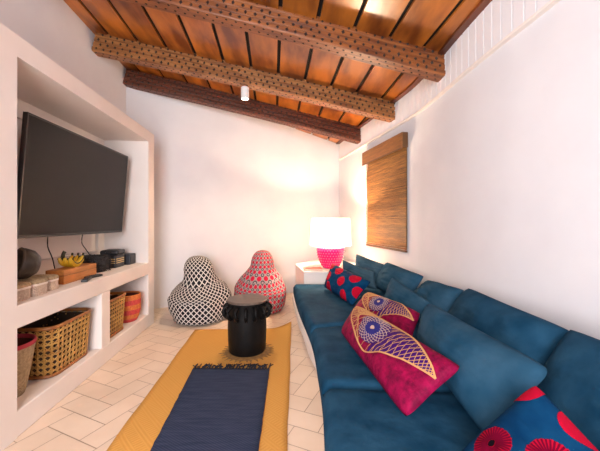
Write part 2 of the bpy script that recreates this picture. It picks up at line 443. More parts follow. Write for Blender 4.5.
# local frame: x = -t (into wall negative), y = s
def ub(mb, s0, s1, t0, t1, z0, z1): mb.box(-t1, -t0, s0, s1, z0, z1)
TB = .536
fm = MB()
ub(fm, 1.02, 1.727, 0, TB, 0, 2.24); ub(fm, 3.545, 3.715, 0, TB, 0, 2.24); ub(fm, 1.727, 3.545, 0, TB, 2.12, 2.24)
fm.build('surround', PLAST, unit)
b = MB(); ub(b, 1.717, 3.555, .0006, TB - .026, .605, .735); b.build('ledge', PLAST, unit, bevel=.008)
b = MB(); ub(b, 1.717, 3.555, .0006, TB - .026, 0, .148); b.build('plinth', PLAST, unit, bevel=.008)
b = MB(); ub(b, 2.584, 2.710, .0009, TB - .026, .148, .605); b.build('divider', PLAST, unit)
b = MB(); ub(b, 1.727, 3.545, TB - .026, TB, 0, 2.12); b.build('back_panel', PLAST, unit)
b = MB(); ub(b, 1.727, 3.545, TB - .085, TB - .026, .735, .89); b.build('back_step', PLAST, unit, bevel=.006)
b = MB(); ub(b, 3.43, 3.545, TB - .06, TB - .026, .89, 2.12); ub(b, 1.727, 3.43, TB - .06, TB - .026, 1.98, 2.12); b.build('back_frame', PLAST, unit, bevel=.004)
# television
tl = Vector((-1.785, 1.99)); trr = Vector((-1.893, 3.35)); dv = trr - tl; wv = dv.length
tv = thing('television', 'large flat black television mounted in the white wall niche', 'television', ((tl.x + trr.x) / 2, (tl.y + trr.y) / 2, 1.50), math.atan2(dv.y, dv.x))
tilt = Matrix.Rotation(math.radians(4.6), 4, 'X')
# local: x along the screen, screen faces -y
def tbox(name, args, m, bev=.003, par=tv):
    b = MB(); b.box(*args, mtx=tilt); return b.build(name, m, par, bevel=bev)
hw = wv / 2; hh = .41
tbox('casing', (-hw, hw, .004, .028, -hh, hh), TVB)
tbox('screen', (-hw + .012, hw - .012, -.001, .0035, -hh + .02, hh - .012), TVS, 0)
tbox('bezel', (-hw, hw, -.003, .0039, -hh, -hh + .0195), TVB, 0)
bz = MB()
for a in ((-hw, -hw + .0115, -.003, .0039, -hh + .0196, hh), (hw - .0115, hw, -.003, .0039, -hh + .0196, hh), (-hw + .0116, hw - .0116, -.003, .0039, hh - .0115, hh)): bz.box(*a, mtx=tilt)
bz.build('bezel', TVB, tv)
tbox('wall_bracket', (.02, .30, .029, .115, -.12, .12), TVB, .004)
def cable(name, pts, label):
    o = MB(); o.tube(catmull(pts, 8), .0045, 6); tag(o.build(name, CABLE, smooth=True), label, 'cable', 'television cables')
c1 = [U(2.60, .43, 1.12), U(2.61, .44, 1.0), U(2.64, .425, .90), U(2.65, .41, .80), U(2.655, .40, .741)]
cable('power_cable', c1, 'left black cable hanging from the television behind the wooden box')
c2 = [U(3.07, .43, 1.11), U(3.06, .435, 1.0), U(3.10, .42, .93), U(3.16, .415, .86), U(3.19, .40, .741)]
cable('power_cable', c2, 'right black cable hanging from the television to behind the black basket')

# ledge items
def at(x, y, z, extra=0): return dict(loc=(x, y, z), rz=RZ + extra)
LZ = .7352
def woven_box(s0, s1, t0, t1, h, label):
    p = U((s0 + s1) / 2, (t0 + t1) / 2, LZ); r = thing('woven_box', label, 'woven box', p, RZ, 'small palm boxes on the ledge')
    w = (t1 - t0) / 2; l = (s1 - s0) / 2
    def rr(k, q=.03, n=5):
        out = []
        for cx, cy, a0 in ((w - q, l - q, 0), (-w + q, l - q, 90), (-w + q, -l + q, 180), (w - q, -l + q, 270)):
            for i in range(n + 1):
                a = math.radians(a0 + 90 * i / n); out.append(((cx + q * math.cos(a)) * k, (cy + q * math.sin(a)) * k))
        return out
    b = MB(); b.prism(rr(.97), 0, h * .62); b.build('body', PALMP, r)
    b = MB(); b.prism(rr(1.0), h * .62, h * .74); b.build('binding', PALMW, r)
    b = MB(); rings = [(1.0, h * .74), (1.0, h * .86), (.94, h * .95), (.75, h), (.3, h * 1.03)]; vs = []; n = 24
    for k, z in rings: vs += [(x, y, z) for x, y in rr(k)]
    fs = [(j * n + i, j * n + (i + 1) % n, (j + 1) * n + (i + 1) % n, (j + 1) * n + i) for j in range(len(rings) - 1) for i in range(n)]
    fs += [tuple(range((len(rings) - 1) * n, len(rings) * n)), tuple(range(n - 1, -1, -1))]
    b.add(vs, fs); b.build('lid', PALM, r, smooth=True)
woven_box(1.741, 1.925, .055, .27, .103, 'pale woven palm box with a lid at the near left end of the ledge')
woven_box(1.931, 2.066, .055, .27, .103, 'pale woven palm box with a white lid binding, below the dark carved head')
woven_box(2.088, 2.200, .075, .24, .10, 'tan woven palm box touching the left side of the orange wooden box')
# dark carved bowl-like head
cb = thing('carved_bowl', 'dark round carved wooden bowl tipped on its edge on top of the woven boxes', 'bowl', U(1.965, .155, LZ + .1065), RZ + math.radians(-38))
b = MB(); n = 28; ax = Matrix.Translation((0, 0, .098)) @ Matrix.Rotation(math.radians(78), 4, 'X')
b.lathe([(.02, -.085), (.06, -.078), (.088, -.045), (.098, 0), (.097, .02), (.088, .022), (.078, 0), (.05, -.035), (.02, -.05)], n)
b.v = [tuple(ax @ Vector(p)) for p in b.v]
b.build('shell', CARV, cb, smooth=True)
b = MB(); b.lathe([(.098, .012), (.101, .02), (.094, .027), (.086, .022)], n, cap=False); b.v = [tuple(ax @ Vector(p)) for p in b.v]; b.build('rim', CARVR, cb, smooth=True)
# wooden box
s0, t0 = ST(-1.751, 2.30); s1, _ = ST(-1.838, 2.72)
wb = thing('wooden_box', 'low orange wooden box with a lid on the ledge under the yellow bananas', 'box', U((s0 + s1) / 2, t0 + .065, LZ), RZ)
l = (s1 - s0) / 2
b = MB(); b.box(-.065, .065, -l, l, 0, .062); b.build('body', BOXW, wb, bevel=.003)
b = MB(); b.box(-.065, .065, -l, l, .065, .105); b.build('lid', BOXW, wb, bevel=.003)
b = MB(); b.box(-.060, .060, -l + .006, l - .006, .0622, .0648); b.build('seam', BOXD, wb)
# bananas (painted, black striped)
bn = thing('banana_bunch', 'bunch of yellow bananas with black stripes lying on the orange wooden box', 'bananas', U(2.525, .195, LZ + .1056), RZ)
bn.scale = (.82, .82, .95)
def banana(off, ang, r, lean):
    pts = []; tp = []
    for i in range(15):
        a = math.radians(200 + 140 * i / 14)
        pts.append(Vector((off + lean * (math.sin(a) + 1) * .06, .105 * math.cos(a), .105 + .098 * math.sin(a) + .012)))
        f = i / 14; tp.append(.35 if i in (0, 14) else (.75 if i in (1, 13) else 1))
    b = MB(); b.tube(pts, r, 6, 0, tp); body = b.build('banana', BAN, bn, smooth=False)
    k = MB()
    for side in (1, -1):
        k.tube([p + Vector((side * r * .80, 0, r * .35)) for p in pts[1:-1]], .006, 5)
    k.build('stripe', BANK, body)
banana(.030, 0, .025, .25); banana(-.010, 0, .025, -.1); banana(-.048, 0, .023, -.4)
b = MB(); b.tube([(-.03, -.098, .088), (-.01, -.118, .118), (0, -.115, .138)], .014, 8, 0, [1.3, 1.1, 1.2]); b.build('stem', BANK, bn, smooth=True)
for x in (.05, -.01, -.08):
    b = MB(); b.tube([(x * .8, .098, .085), (x * .8, .104, .108)], .011, 6); b.build('tip', BANK, bn, smooth=True)
# remotes
def remote(s, t, a, label):
    r = thing('remote_control', label, 'remote control', U(s, t, LZ), RZ + math.radians(a), 'remotes on the ledge')
    b = MB(); b.box(-.022, .022, -.075, .075, 0, .018); body = b.build('body', BLKP, r, bevel=.005)
    b = MB()
    for i in range(5):
        for j in (-1, 0, 1): b.lathe([(.0045, .0182), (.004, .0205)], 8, 0, (j * .012, -.05 + i * .02, 0))
    b.build('buttons', CHAR, body)
remote(2.475, .06, 18, 'black remote control before the orange wooden box, nearer the camera')
remote(2.62, .085, -14, 'black remote control before the orange wooden box, nearer the shaggy basket')
# black woven basket
sb, tb = ST(-1.93, 2.91)
kb = thing('black_basket', 'shaggy black woven basket on the ledge between the wooden box and the striped case', 'basket', U(sb, tb, LZ), RZ)
b = MB(); b.lathe([(.09, 0), (.115, .03), (.122, .08), (.115, .13), (.11, .15), (.098, .15), (.10, .10), (.08, .015)], 28)
b.build('body', FUZZ, kb, smooth=True)
b = MB(); rr_ = random.Random(3)
for i in range(420):
    a = rr_.uniform(0, 2 * PI); z = rr_.uniform(.01, .155); r0 = .118 if z < .13 else .112
    p = Vector((r0 * math.cos(a), r0 * math.sin(a), z)); d = Vector((math.cos(a) + rr_.uniform(-.6, .6), math.sin(a) + rr_.uniform(-.6, .6), rr_.uniform(-.9, .5))).normalized()
    b.tube([p, p + d * .022], .0035, 4, 0, [1, .3])
b.v = [(x, y, max(z, .003)) for x, y, z in b.v]
b.build('shag', FUZZ, kb)
# striped case + box on top + box behind
sc_, tc_ = ST(-1.99, 3.25)
cs = thing('striped_case', 'black case with three gold stripes on the ledge at the far end', 'case', U(3.235, .16 + .09, LZ), RZ)
b = MB(); b.box(-.11, .09, -.095, .095, 0, .128); b.build('body', CHAR, cs, bevel=.012)
b = MB()
for z in (.046, .066, .086): b.box(.0895, .0915, -.085, .08, z, z + .008)
for z in (.046, .066, .086): b.box(-.06, .085, -.0965, -.0945, z, z + .008)
b.build('stripes', GOLD, cs)
tp_ = thing('black_pouch', 'black padded pouch lying on top of the gold striped case', 'pouch', U(3.26, .24, LZ + .1285), RZ + .1)
b = MB(); b.box(-.09, .085, -.11, .10, 0, .05); b.build('body', BLKP, tp_, bevel=.02)
b = MB(); b.tube([(-.03, -.112, .03), (-.02, -.135, .035), (.02, -.135, .035), (.03, -.112, .03)], .006, 6); b.build('loop', BLKP, tp_, smooth=True)
bh = thing('speaker_box', 'small dark box at the far end of the ledge, past the striped case', 'box', U(3.455, .20, LZ), RZ)
b = MB(); b.box(-.07, .07, -.07, .07, 0, .115); b.build('body', CHAR, bh, bevel=.008)
b = MB(); b.box(.0695, .0720, -.05, .05, .02, .09); b.build('front_panel', BLKP, bh, bevel=.0008)

# ------------------------------------------------------------------ lower bay baskets
BZ = .1485
def cane_basket(sc0, sc1, t0, t1, h, label):
    p = U((sc0 + sc1) / 2, (t0 + t1) / 2, BZ + .006); r = thing('cane_basket', label, 'basket', p, RZ, 'open cane baskets in the lower bays')
    w = (t1 - t0) / 2; l = (sc1 - sc0) / 2
    q = .075
    base = []
    for cx, cy, a0 in ((w - q, l - q, 0), (-w + q, l - q, 90), (-w + q, -l + q, 180), (w - q, -l + q, 270)):
        for i in range(7):
            a = math.radians(a0 + 90 * i / 6); base.append(Vector((cx + q * math.cos(a), cy + q * math.sin(a))))
    base.append(base[0].copy()); acc = [0]
    for a, b in zip(base, base[1:]): acc.append(acc[-1] + (b - a).length)
    T = acc[-1]
    def per(d, z):
        d %= T
        for i in range(len(acc) - 1):
            if acc[i] <= d <= acc[i + 1]:
                f = (d - acc[i]) / (acc[i + 1] - acc[i]); v = base[i].lerp(base[i + 1], f); break
        k = .90 + .10 * z / h; return Vector((v.x * k, v.y * k, z))
    mb = MB(); wd = .0042
    def strand(path, r=wd): mb.tube(path, r, 4, 0, None, False)
    n = int(T / .042)
    for i in range(n): strand([per(i * T / n, z * h / 6) for z in range(7)], .0056)
    rows = int(h / .037)
    for j in range(1, rows):
        strand([per(k * T / 60, j * h / rows) for k in range(61)], .0056)
    for i in range(n):
        for sg in (1, -1):
            strand([per((i + .5) * T / n + sg * h * k / 8 * 1.13, h * k / 8) for k in range(9)], .0034)
    mb.build('cane_weave', WICK, r)
    b = MB(); b.tube([per(k * T / 60, h) for k in range(61)], .013, 8, 0, None, False); b.build('rim', WICKR, r, smooth=True)
    b = MB(); b.tube([per(k * T / 60, .0065) for k in range(61)], .012, 8, 0, None, False); b.build('base_rim', WICKR, r, smooth=True)
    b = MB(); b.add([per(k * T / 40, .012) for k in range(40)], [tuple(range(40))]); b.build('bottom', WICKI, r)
    b = MB(); vs = []
    for z in (.014, h * .95):
        for k in range(40): v = per(k * T / 40, z); vs.append((v.x * .955, v.y * .965, z))
    b.add(vs, [(k, (k + 1) % 40, 40 + (k + 1) % 40, 40 + k) for k in range(40)]); b.build('inner_shade', INNER_SHADE, r)
# dark pierced sheet added to paint the shade inside the baskets
def inner_shade():
    m = mat('dark_inner_shade', (.045, .022, .010), .9); nt, N, L, b = nodes_of(m)
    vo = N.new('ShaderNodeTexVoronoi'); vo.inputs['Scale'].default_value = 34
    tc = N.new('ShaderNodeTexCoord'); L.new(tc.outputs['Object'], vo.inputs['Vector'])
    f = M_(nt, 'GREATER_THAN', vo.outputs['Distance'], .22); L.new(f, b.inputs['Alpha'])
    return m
INNER_SHADE = inner_shade()
s0, t0 = ST(-1.641, 2.03); s1, _ = ST(-1.675, 2.50)
cane_basket(2.066, 2.545, .04, .44, .335, 'large openwork cane basket filling most of the near lower bay')
cane_basket(2.730, 3.118, .035, .40, .335, 'openwork cane basket in the far lower bay, beside the orange basket')
def round_basket(name, pos, prof, mats, bands, label, parts):
    r = thing(name, label, 'basket', pos, RZ); n = 32
    for pname, m, pr in parts:
        b = MB(); b.lathe(pr, n, cap=(pname == 'body' and False)); b.build(pname, m, r, smooth=True)
    return r
pr_in = [(.143, .30), (.12, .12), (.10, .02), (.0, .016)]
round_basket('palm_basket', U(1.895, .205, BZ), None, None, None, 'small tapered palm basket with a pinkish red rim in the near lower bay',
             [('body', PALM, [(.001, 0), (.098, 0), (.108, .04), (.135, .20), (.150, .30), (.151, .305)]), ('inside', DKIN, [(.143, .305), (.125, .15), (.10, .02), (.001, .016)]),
              ('rim', REDR, [(.151, .298), (.156, .31), (.152, .325), (.144, .322), (.142, .30)])])
pb = round_basket('striped_basket', U(3.345, .15, BZ), None, None, None, 'orange and coral banded round basket in the far lower bay',
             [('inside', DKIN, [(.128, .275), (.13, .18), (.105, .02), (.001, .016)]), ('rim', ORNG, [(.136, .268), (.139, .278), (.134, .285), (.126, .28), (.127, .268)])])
prof = [(.001, 0), (.10, 0), (.118, .035), (.130, .08), (.138, .13), (.140, .18), (.138, .23), (.136, .272)]
for k in range(len(prof) - 1):
    b = MB(); a, c = prof[k], prof[k + 1]
    b.lathe([a, ((a[0] + c[0]) / 2 + .002, (a[1] + c[1]) / 2), c], 32, cap=False); b.build('band', CORAL if k % 2 else ORNG, pb, smooth=True)

# ------------------------------------------------------------------ rugs
rug = MB(); nx, ny = 24, 60
near_l = Vector((-.905, .35)); far_l = Vector((-1.165, 3.44)); far_r = Vector((-.098, 3.49)); near_r = Vector((-.045, .35))
vs = []; cen = Vector((-.55, 1.9))
for j in range(ny + 1):
    for i in range(nx + 1):
        u = i / nx; v = j / ny
        p = (near_l.lerp(near_r, u)).lerp(far_l.lerp(far_r, u), v)
        z = .007 + .002 * noise.noise(Vector((p.x * 5, p.y * 5, 0)))
        e = max(0, (u - .80) / .2) * max(0, (v - .90) / .1)
        z += .075 * e ** 1.5; p = p + Vector((.01 * noise.noise(Vector((p.y * 3, 2, 0))), .0))
        vs.append((p.x - cen.x, p.y - cen.y, z))
k = (nx + 1) * (ny + 1); vs += [(x, y, z - .0055) for x, y, z in vs]
fs = []
for j in range(ny):
    for i in range(nx):
        a = j * (nx + 1) + i; fs.append((a, a + 1, a + nx + 2, a + nx + 1)); fs.append((k + a, k + a + nx + 1, k + a + nx + 2, k + a + 1))
bd = [i for i in range(nx + 1)] + [j * (nx + 1) + nx for j in range(1, ny + 1)] + [ny * (nx + 1) + i for i in range(nx - 1, -1, -1)] + [j * (nx + 1) for j in range(ny - 1, 0, -1)]
for a, c in zip(bd, bd[1:] + bd[:1]): fs.append((a, k + a, k + c, c))
rug.add(vs, fs)
tag(rug.build('palm_floor_mat', MATY, loc=(cen.x, cen.y, 0), smooth=True), 'large golden yellow plaited palm mat with a curled far corner on the tiled floor', 'mat')
br = thing('blue_runner', 'dark indigo blue woven runner with a black fringe lying on the yellow mat', 'rug', (-.5, 1.5, .0105))
b = MB(); q = [(-.655 - .5 * 0, .40), (-.175, .40), (-.245, 2.50), (-.865, 2.51)]; vs = []
nx, ny = 14, 60
for j in range(ny + 1):
    for i in range(nx + 1):
        u = i / nx; v = j / ny
        L_ = Vector(q[0]).lerp(Vector(q[3]), v); R_ = Vector(q[1]).lerp(Vector(q[2]), v); p = L_.lerp(R_, u)
        if i in (0, nx): p.x += .006 * noise.noise(Vector((p.y * 20, i, 0)))
        vs.append((p.x + .5, p.y - 1.5, .008 + .002 * noise.noise(Vector((p.x * 6, p.y * 6, 3)))))
kk = len(vs); vs += [(x, y, 0) for x, y, z in vs]; fs = []
for j in range(ny):
    for i in range(nx):
        a = j * (nx + 1) + i; fs.append((a, a + 1, a + nx + 2, a + nx + 1))
bd = [i for i in range(nx + 1)] + [j * (nx + 1) + nx for j in range(1, ny + 1)] + [ny * (nx + 1) + i for i in range(nx - 1, -1, -1)] + [j * (nx + 1) for j in range(ny - 1, 0, -1)]
for a, c in zip(bd, bd[1:] + bd[:1]): fs.append((a, kk + a, kk + c, c))
b.add(vs, fs); b.build('woven_field', MATB, br, smooth=True)
b = MB(); rr_ = random.Random(11)
for i in range(46):
    u = (i + rr_.uniform(.1, .9)) / 46; x = -.865 + .62 * u + .5; y = 2.505 - 1.5
    d = Vector((rr_.uniform(-.035, .035), rr_.uniform(.035, .085), 0))
    for w_ in range(3):
        e = Vector((rr_.uniform(-.018, .018), rr_.uniform(-.01, .015), 0))
        b.tube([(x, y - .01, .008), Vector((x, y, .011)) + d * .5 + e * .3, Vector((x, y, .0045)) + d + e], .004, 4)
b.build('fringe', INDI, br)

# fringed round mat and black stool
sx_, sy_ = -.488, 2.87
rm = thing('round_raffia_mat', 'small round olive brown raffia mat with a spiky edge under the black stool', 'mat', (sx_ + .008, sy_ - .01, .0100))
b = MB(); b.lathe([(.001, .005), (.14, .005), (.205, .004), (.205, .0), (.001, .0)], 40, cap=False); b.build('woven_disc', RAFFD, rm)
b = MB(); rr_ = random.Random(4)
for i in range(30):
    a = 2 * PI * (i + rr_.uniform(-.2, .2)) / 30; r1 = rr_.uniform(.235, .27)
    c_, s_ = math.cos(a), math.sin(a); t = Vector((-s_, c_, 0)) * .014
    p0 = Vector((c_, s_, 0)) * .198; p1 = Vector((c_, s_, 0)) * r1
    b.add([p0 - t + Vector((0, 0, .004)), p0 + t + Vector((0, 0, .004)), p1 + Vector((0, 0, .003)), p0 - t, p0 + t, p1], [(0, 1, 2), (5, 4, 3), (0, 2, 5, 3), (1, 4, 5, 2)])
b.build('spikes', RAFFD, rm)
st = thing('carved_stool', 'black carved wooden drum stool with a ring of loops and a grey-brown seat', 'stool', (sx_, sy_, .0155))
b = MB(); b.lathe([(.158, 0), (.168, .012), (.174, .10), (.177, .22), (.174, .33), (.168, .42), (.176, .455), (.176, .462)], 48); b.build('drum', STOOLW, st, smooth=True)
b = MB(); b.lathe([(.176, .455), (.186, .461), (.187, .472), (.180, .478)], 48); b.build('seat', STOOLT, st)
for i in range(15):
    a = 2 * PI * (i + .5) / 15; c_, s_ = math.cos(a), math.sin(a); pts = []
    for k in range(9):
        q = -PI / 2 + PI * k / 8
        pts.append((c_ * (.166 + .054 * math.cos(q)), s_ * (.166 + .054 * math.cos(q)), .375 + .055 * math.sin(q)))
    b = MB(); b.tube(pts, .015, 8); b.build('loop', STOOLW, st, smooth=True)

# ------------------------------------------------------------------ bean bags
def beanbag(name, loc, prof, m, label, rot, lean, NU, VS, seed, squash, leanx=0):
    n = 72; rows = catmull(prof, 5); b = MB(); vs = []; al = 0; vv = []; nus = []
    for j, (r, z) in enumerate(rows):
        nu_ = NU if z < .45 else NU * .55
        nus.append(nu_)
        if j: al += math.hypot(r - rows[j - 1][0], z - rows[j - 1][1]) * nu_ / (2 * PI * max(r, .30 if z < .45 else .16)) / VS
        vv.append(al)
        for k in range(n):
            a = 2 * PI * k / n
            f = 1 + (.10 * noise.noise(Vector((math.cos(a) * 1.6, math.sin(a) * 1.6, z * 4 + seed))) + .05 * noise.noise(Vector((math.cos(a) * 3, math.sin(a) * 4, z * 9 + seed)))) * (1 if z > .03 else .3)
            rr = max(r, .001) * f
            x = rr * math.cos(a); y = rr * math.sin(a)
            zz = z
            h = max(0, z) / .75
            # sat-in dip on the front (-y) side, peak leaning to the back
            y += lean * h ** 1.6; x += leanx * h ** 2
            if .25 < z < .62:
                zz -= squash * max(0, -math.sin(a)) * math.exp(-((z - .40) / .10) ** 2)
            vs.append((x, y, max(zz, 0)))
    fs = []; uvs = []
    for j in range(len(rows) - 1):
        for k in range(n):
            fs.append((j * n + k, j * n + (k + 1) % n, (j + 1) * n + (k + 1) % n, (j + 1) * n + k))
            u0, u1 = k / n * nus[j], (k + 1) / n * nus[j]
            uvs.append([(u0, vv[j] * VS), (u1, vv[j] * VS), (u1, vv[j + 1] * VS), (u0, vv[j + 1] * VS)])
    b.add(vs, fs); o = b.build(name, m, loc=loc, rz=rot, smooth=True, uvs=uvs, fixn=False)
    o.location = loc; return tag(o, label, 'bean bag')
prof = [(.01, 0), (.20, 0), (.31, .012), (.350, .07), (.368, .16), (.366, .25), (.352, .33), (.300, .41), (.215, .475), (.188, .54), (.180, .62), (.150, .70), (.095, .745), (.035, .76), (.004, .762)]
beanbag('bean_bag', (-1.235, 3.86, 0), prof, TREL, 'black bean bag with a white trellis print, left of the black stool', -.25, .13, 36, 15, 1.3, .07, -.13)
prof2 = [(.01, 0), (.19, 0), (.29, .012), (.335, .07), (.352, .16), (.352, .26), (.338, .35), (.295, .44), (.215, .52), (.165, .59), (.150, .66), (.125, .73), (.080, .785), (.025, .805), (.004, .806)]
beanbag('bean_bag', (-.545, 4.22, 0), prof2, REDPR, 'red, grey and white printed bean bag behind the black stool', .10, .12, 32, 14, 6.1, .07, .03)

# ------------------------------------------------------------------ sofa bench, seat cushions
FE = catmull([(.085, .2), (.092, 1.06), (.106, 1.44), (.103, 1.75), (.085, 2.24), (.0, 2.95), (-.045, 3.4), (-.085, 3.93)], 6)
def xf(y):
    for (x0, y0), (x1, y1) in zip(FE, FE[1:]):
        if y0 <= y <= y1: return x0 + (x1 - x0) * (y - y0) / (y1 - y0 + 1e-9)
    return FE[0][0] if y < 1 else FE[-1][0]
bench = thing('sofa_bench', 'white masonry bench carrying the blue seat cushions along the right wall', 'bench', (.7, 1.9, 0))
ys = [.22 + (3.97 - .22) * i / 30 for i in range(31)]
def poly(off, k=.045): return [(xf(y) + off + k * (1 - min(1, max(0, (y - 2.15) / .6))) - .7, y - 1.9) for y in ys] + [(xr(y) - .012 - .7, y - 1.9) for y in reversed(ys)]
b = MB(); b.prism(poly(-.014), .215, .285); b.build('slab', PLAST, bench)
b = MB(); b.prism(poly(.06), 0, .2148); b.build('plinth', PLAST, bench)
def seat(y0a, y0b, y1a, y1b, label):
    # y*a at the front edge, y*b at the wall: seams run slightly askew
    n = 14; m = 14
    fr_ = [(xf(y), y) for y in [y0a + (y1a - y0a) * i / n for i in range(n + 1)]]
    bk = [(xr(y) - .03, y) for y in [y0b + (y1b - y0b) * i / n for i in range(n + 1)]]
    def P(u, v): a = Vector(fr_[0]).lerp(Vector(fr_[0]), 0); i = min(int(v * n), n - 1); f = v * n - i; A_ = Vector(fr_[i]).lerp(Vector(fr_[i + 1]), f); B_ = Vector(bk[i]).lerp(Vector(bk[i + 1]), f); return A_.lerp(B_, u)
    Z0 = .287; H = .135; R = .05
    us = [0, .012, .03, .055, .1, .2, .3, .4, .5, .6, .7, .8, .9, .95, 1]; vv = [0, .012, .03, .06, .1] + [.16 + .68 * k / 12 for k in range(13)] + [.9, .94, .97, .988, 1]
    LU = (P(1, .5) - P(0, .5)).length; LV = (P(.2, 1) - P(.2, 0)).length
    cen = P(.5, .5); b = MB(); vs = []; nu = len(us); nv = len(vv)
    for v in vv:
        for u in us:
            p = P(u, min(v, .99999)); 
            du = min(u, 1 - u) * LU; dv_ = min(v, 1 - v) * LV
            q = min(1, math.hypot(max(0, 1 - du / R), max(0, 1 - dv_ / R)))
            z = H - R * (1 - math.sqrt(max(0, 1 - q * q)))
            z += (.005 * noise.noise(Vector((p.x * 5, p.y * 5, 1))) + .004 * noise.noise(Vector((p.x * 4, p.y * 14, 5)))) * min(1, du / .1) * min(1, dv_ / .1)
            vs.append((p.x - cen.x, p.y - cen.y, z))
    fs = []
    for j in range(nv - 1):
        for i in range(nu - 1): a = j * nu + i; fs.append((a, a + 1, a + nu + 1, a + nu))
    bd = [i for i in range(nu)] + [j * nu + nu - 1 for j in range(1, nv)] + [(nv - 1) * nu + i for i in range(nu - 2, -1, -1)] + [j * nu for j in range(nv - 2, 0, -1)]
    kk = len(vs)
    for i in bd: x, y, z = vs[i]; vs.append((x, y, .012))
    m2 = len(vs)
    for i in bd: x, y, z = vs[i]; vs.append((x * .985, y * .99, 0))
    n2 = len(bd)
    for i in range(n2): j = (i + 1) % n2; fs.append((bd[i], kk + i, kk + j, bd[j])); fs.append((kk + i, m2 + i, m2 + j, kk + j))
    fs.append(tuple(m2 + i for i in range(n2)))
    b.add(vs, fs); o = b.build('seat_cushion', BLUE, loc=(cen.x, cen.y, Z0), smooth=True)
    tag(o, label, 'seat cushion', 'blue seat cushions on the bench')
seat(2.305, 2.62, 3.93, 3.90, 'blue seat cushion at the far end of the bench, below the plain red-spotted pillow')
seat(1.497, 1.42, 2.298, 2.612, 'middle blue seat cushion on the bench, under the left end of the magenta pillows')
seat(.26, .26, 1.49, 1.412, 'nearest blue seat cushion on the bench, running off the bottom of the picture')

# ------------------------------------------------------------------ pillows
class Pillow:
    def __init__(s, BL, BR, TR, TL, T=.085, Tb=.05, pinch=.06, pw=2.6, seed=0, wr=.014, rc=.05):
        s.rc = rc
        s.q = [Vector(p) for p in (BL, BR, TR, TL)]; s.T = T; s.Tb = Tb; s.c = pinch; s.pw = pw; s.seed = seed; s.wr = wr
        s.n = ((s.q[1] - s.q[0]).cross(s.q[3] - s.q[0]) + (s.q[2] - s.q[3]).cross(s.q[2] - s.q[1])).normalized()
        s.o = (s.q[0] + s.q[1]) / 2
    def mid(s, u, v):
        U_ = .5 + (u - .5) * (1 - s.c * (1 - (2 * v - 1) ** 2)); V_ = .5 + (v - .5) * (1 - s.c * (1 - (2 * u - 1) ** 2))
        k = 1 - s.rc * (abs(2 * u - 1) * abs(2 * v - 1)) ** 5; U_ = .5 + (U_ - .5) * k; V_ = .5 + (V_ - .5) * k
        return s.q[0].lerp(s.q[1], U_).lerp(s.q[3].lerp(s.q[2], U_), V_)
    def th(s, u, v):
        a = max(0, 1 - abs(2 * u - 1) ** s.pw); b = max(0, 1 - abs(2 * v - 1) ** s.pw); return (a * b) ** .55
    def top(s, u, v, off=0):
        t = s.th(u, v); p = s.mid(u, v) + s.n * (s.T * t)
        w = s.wr * t * (noise.noise(p * 7 + Vector((s.seed, 0, 0))) + .6 * noise.noise(Vector((u * 5, v * 14, s.seed))))
        return p + s.n * (w + off)
    def bot(s, u, v): return s.mid(u, v) - s.n * (s.Tb * s.th(u, v))
    def mesh(s, mb, n=28):
        vs = []; idx = {}
        for j in range(n + 1):
            for i in range(n + 1): idx[i, j] = len(vs); vs.append(s.top(i / n, j / n) - s.o)
        idb = dict(idx)
        for j in range(1, n):
            for i in range(1, n): idb[i, j] = len(vs); vs.append(s.bot(i / n, j / n) - s.o)
        fs = []
        for j in range(n):
            for i in range(n):
                fs.append((idx[i, j], idx[i + 1, j], idx[i + 1, j + 1], idx[i, j + 1])); fs.append((idb[i, j], idb[i, j + 1], idb[i + 1, j + 1], idb[i + 1, j]))
        mb.add(vs, fs, 0)
    def patch(s, mb, poly, mi, off, n=90, pred=None):
        us = [p[0] for p in poly]; vs_ = [p[1] for p in poly]
        u0, u1, v0, v1 = max(0.002, min(us)), min(.998, max(us)), max(.002, min(vs_)), min(.998, max(vs_))
        def inside(u, v):
            c = False
            for (xa, ya), (xb, yb_) in zip(poly, poly[1:] + poly[:1]):
                if (ya > v) != (yb_ > v) and u < (xb - xa) * (v - ya) / (yb_ - ya) + xa: c = not c
            return c
        vs = []; fs = []; ids = {}
        def vid(i, j):
            if (i, j) not in ids: ids[i, j] = len(vs); vs.append(s.top(u0 + (u1 - u0) * i / n, v0 + (v1 - v0) * j / n, off) - s.o)
            return ids[i, j]
        for j in range(n):
            for i in range(n):
                if inside(u0 + (u1 - u0) * (i + .5) / n, v0 + (v1 - v0) * (j + .5) / n): fs.append((vid(i, j), vid(i + 1, j), vid(i + 1, j + 1), vid(i, j + 1)))
        mb.add(vs, fs, mi)
    def line(s, mb, a, b, w, mi, off, n=14):
        vs = []; fs = []
        P = [s.top(min(max(a[0] + (b[0] - a[0]) * k / n, .002), .998), min(max(a[1] + (b[1] - a[1]) * k / n, .002), .998), off) for k in range(n + 1)]
        for k in range(n + 1):
            t = (P[min(k + 1, n)] - P[max(k - 1, 0)]).normalized(); d = t.cross(s.n).normalized() * w / 2
            vs += [P[k] - d - s.o, P[k] + d - s.o]
        for k in range(n): fs.append((2 * k, 2 * k + 1, 2 * k + 3, 2 * k + 2))
        mb.add(vs, fs, mi)
    def make(s, name, mats, label, extra=None, group=None, cat='pillow'):
        mb = MB(); s.mesh(mb)
        if extra: extra(s, mb)
        o = mb.build(name, mats, loc=s.o, smooth=True, fixn=False)
        return tag(o, label, cat, group)

GB = 'blue back cushions along the right wall'
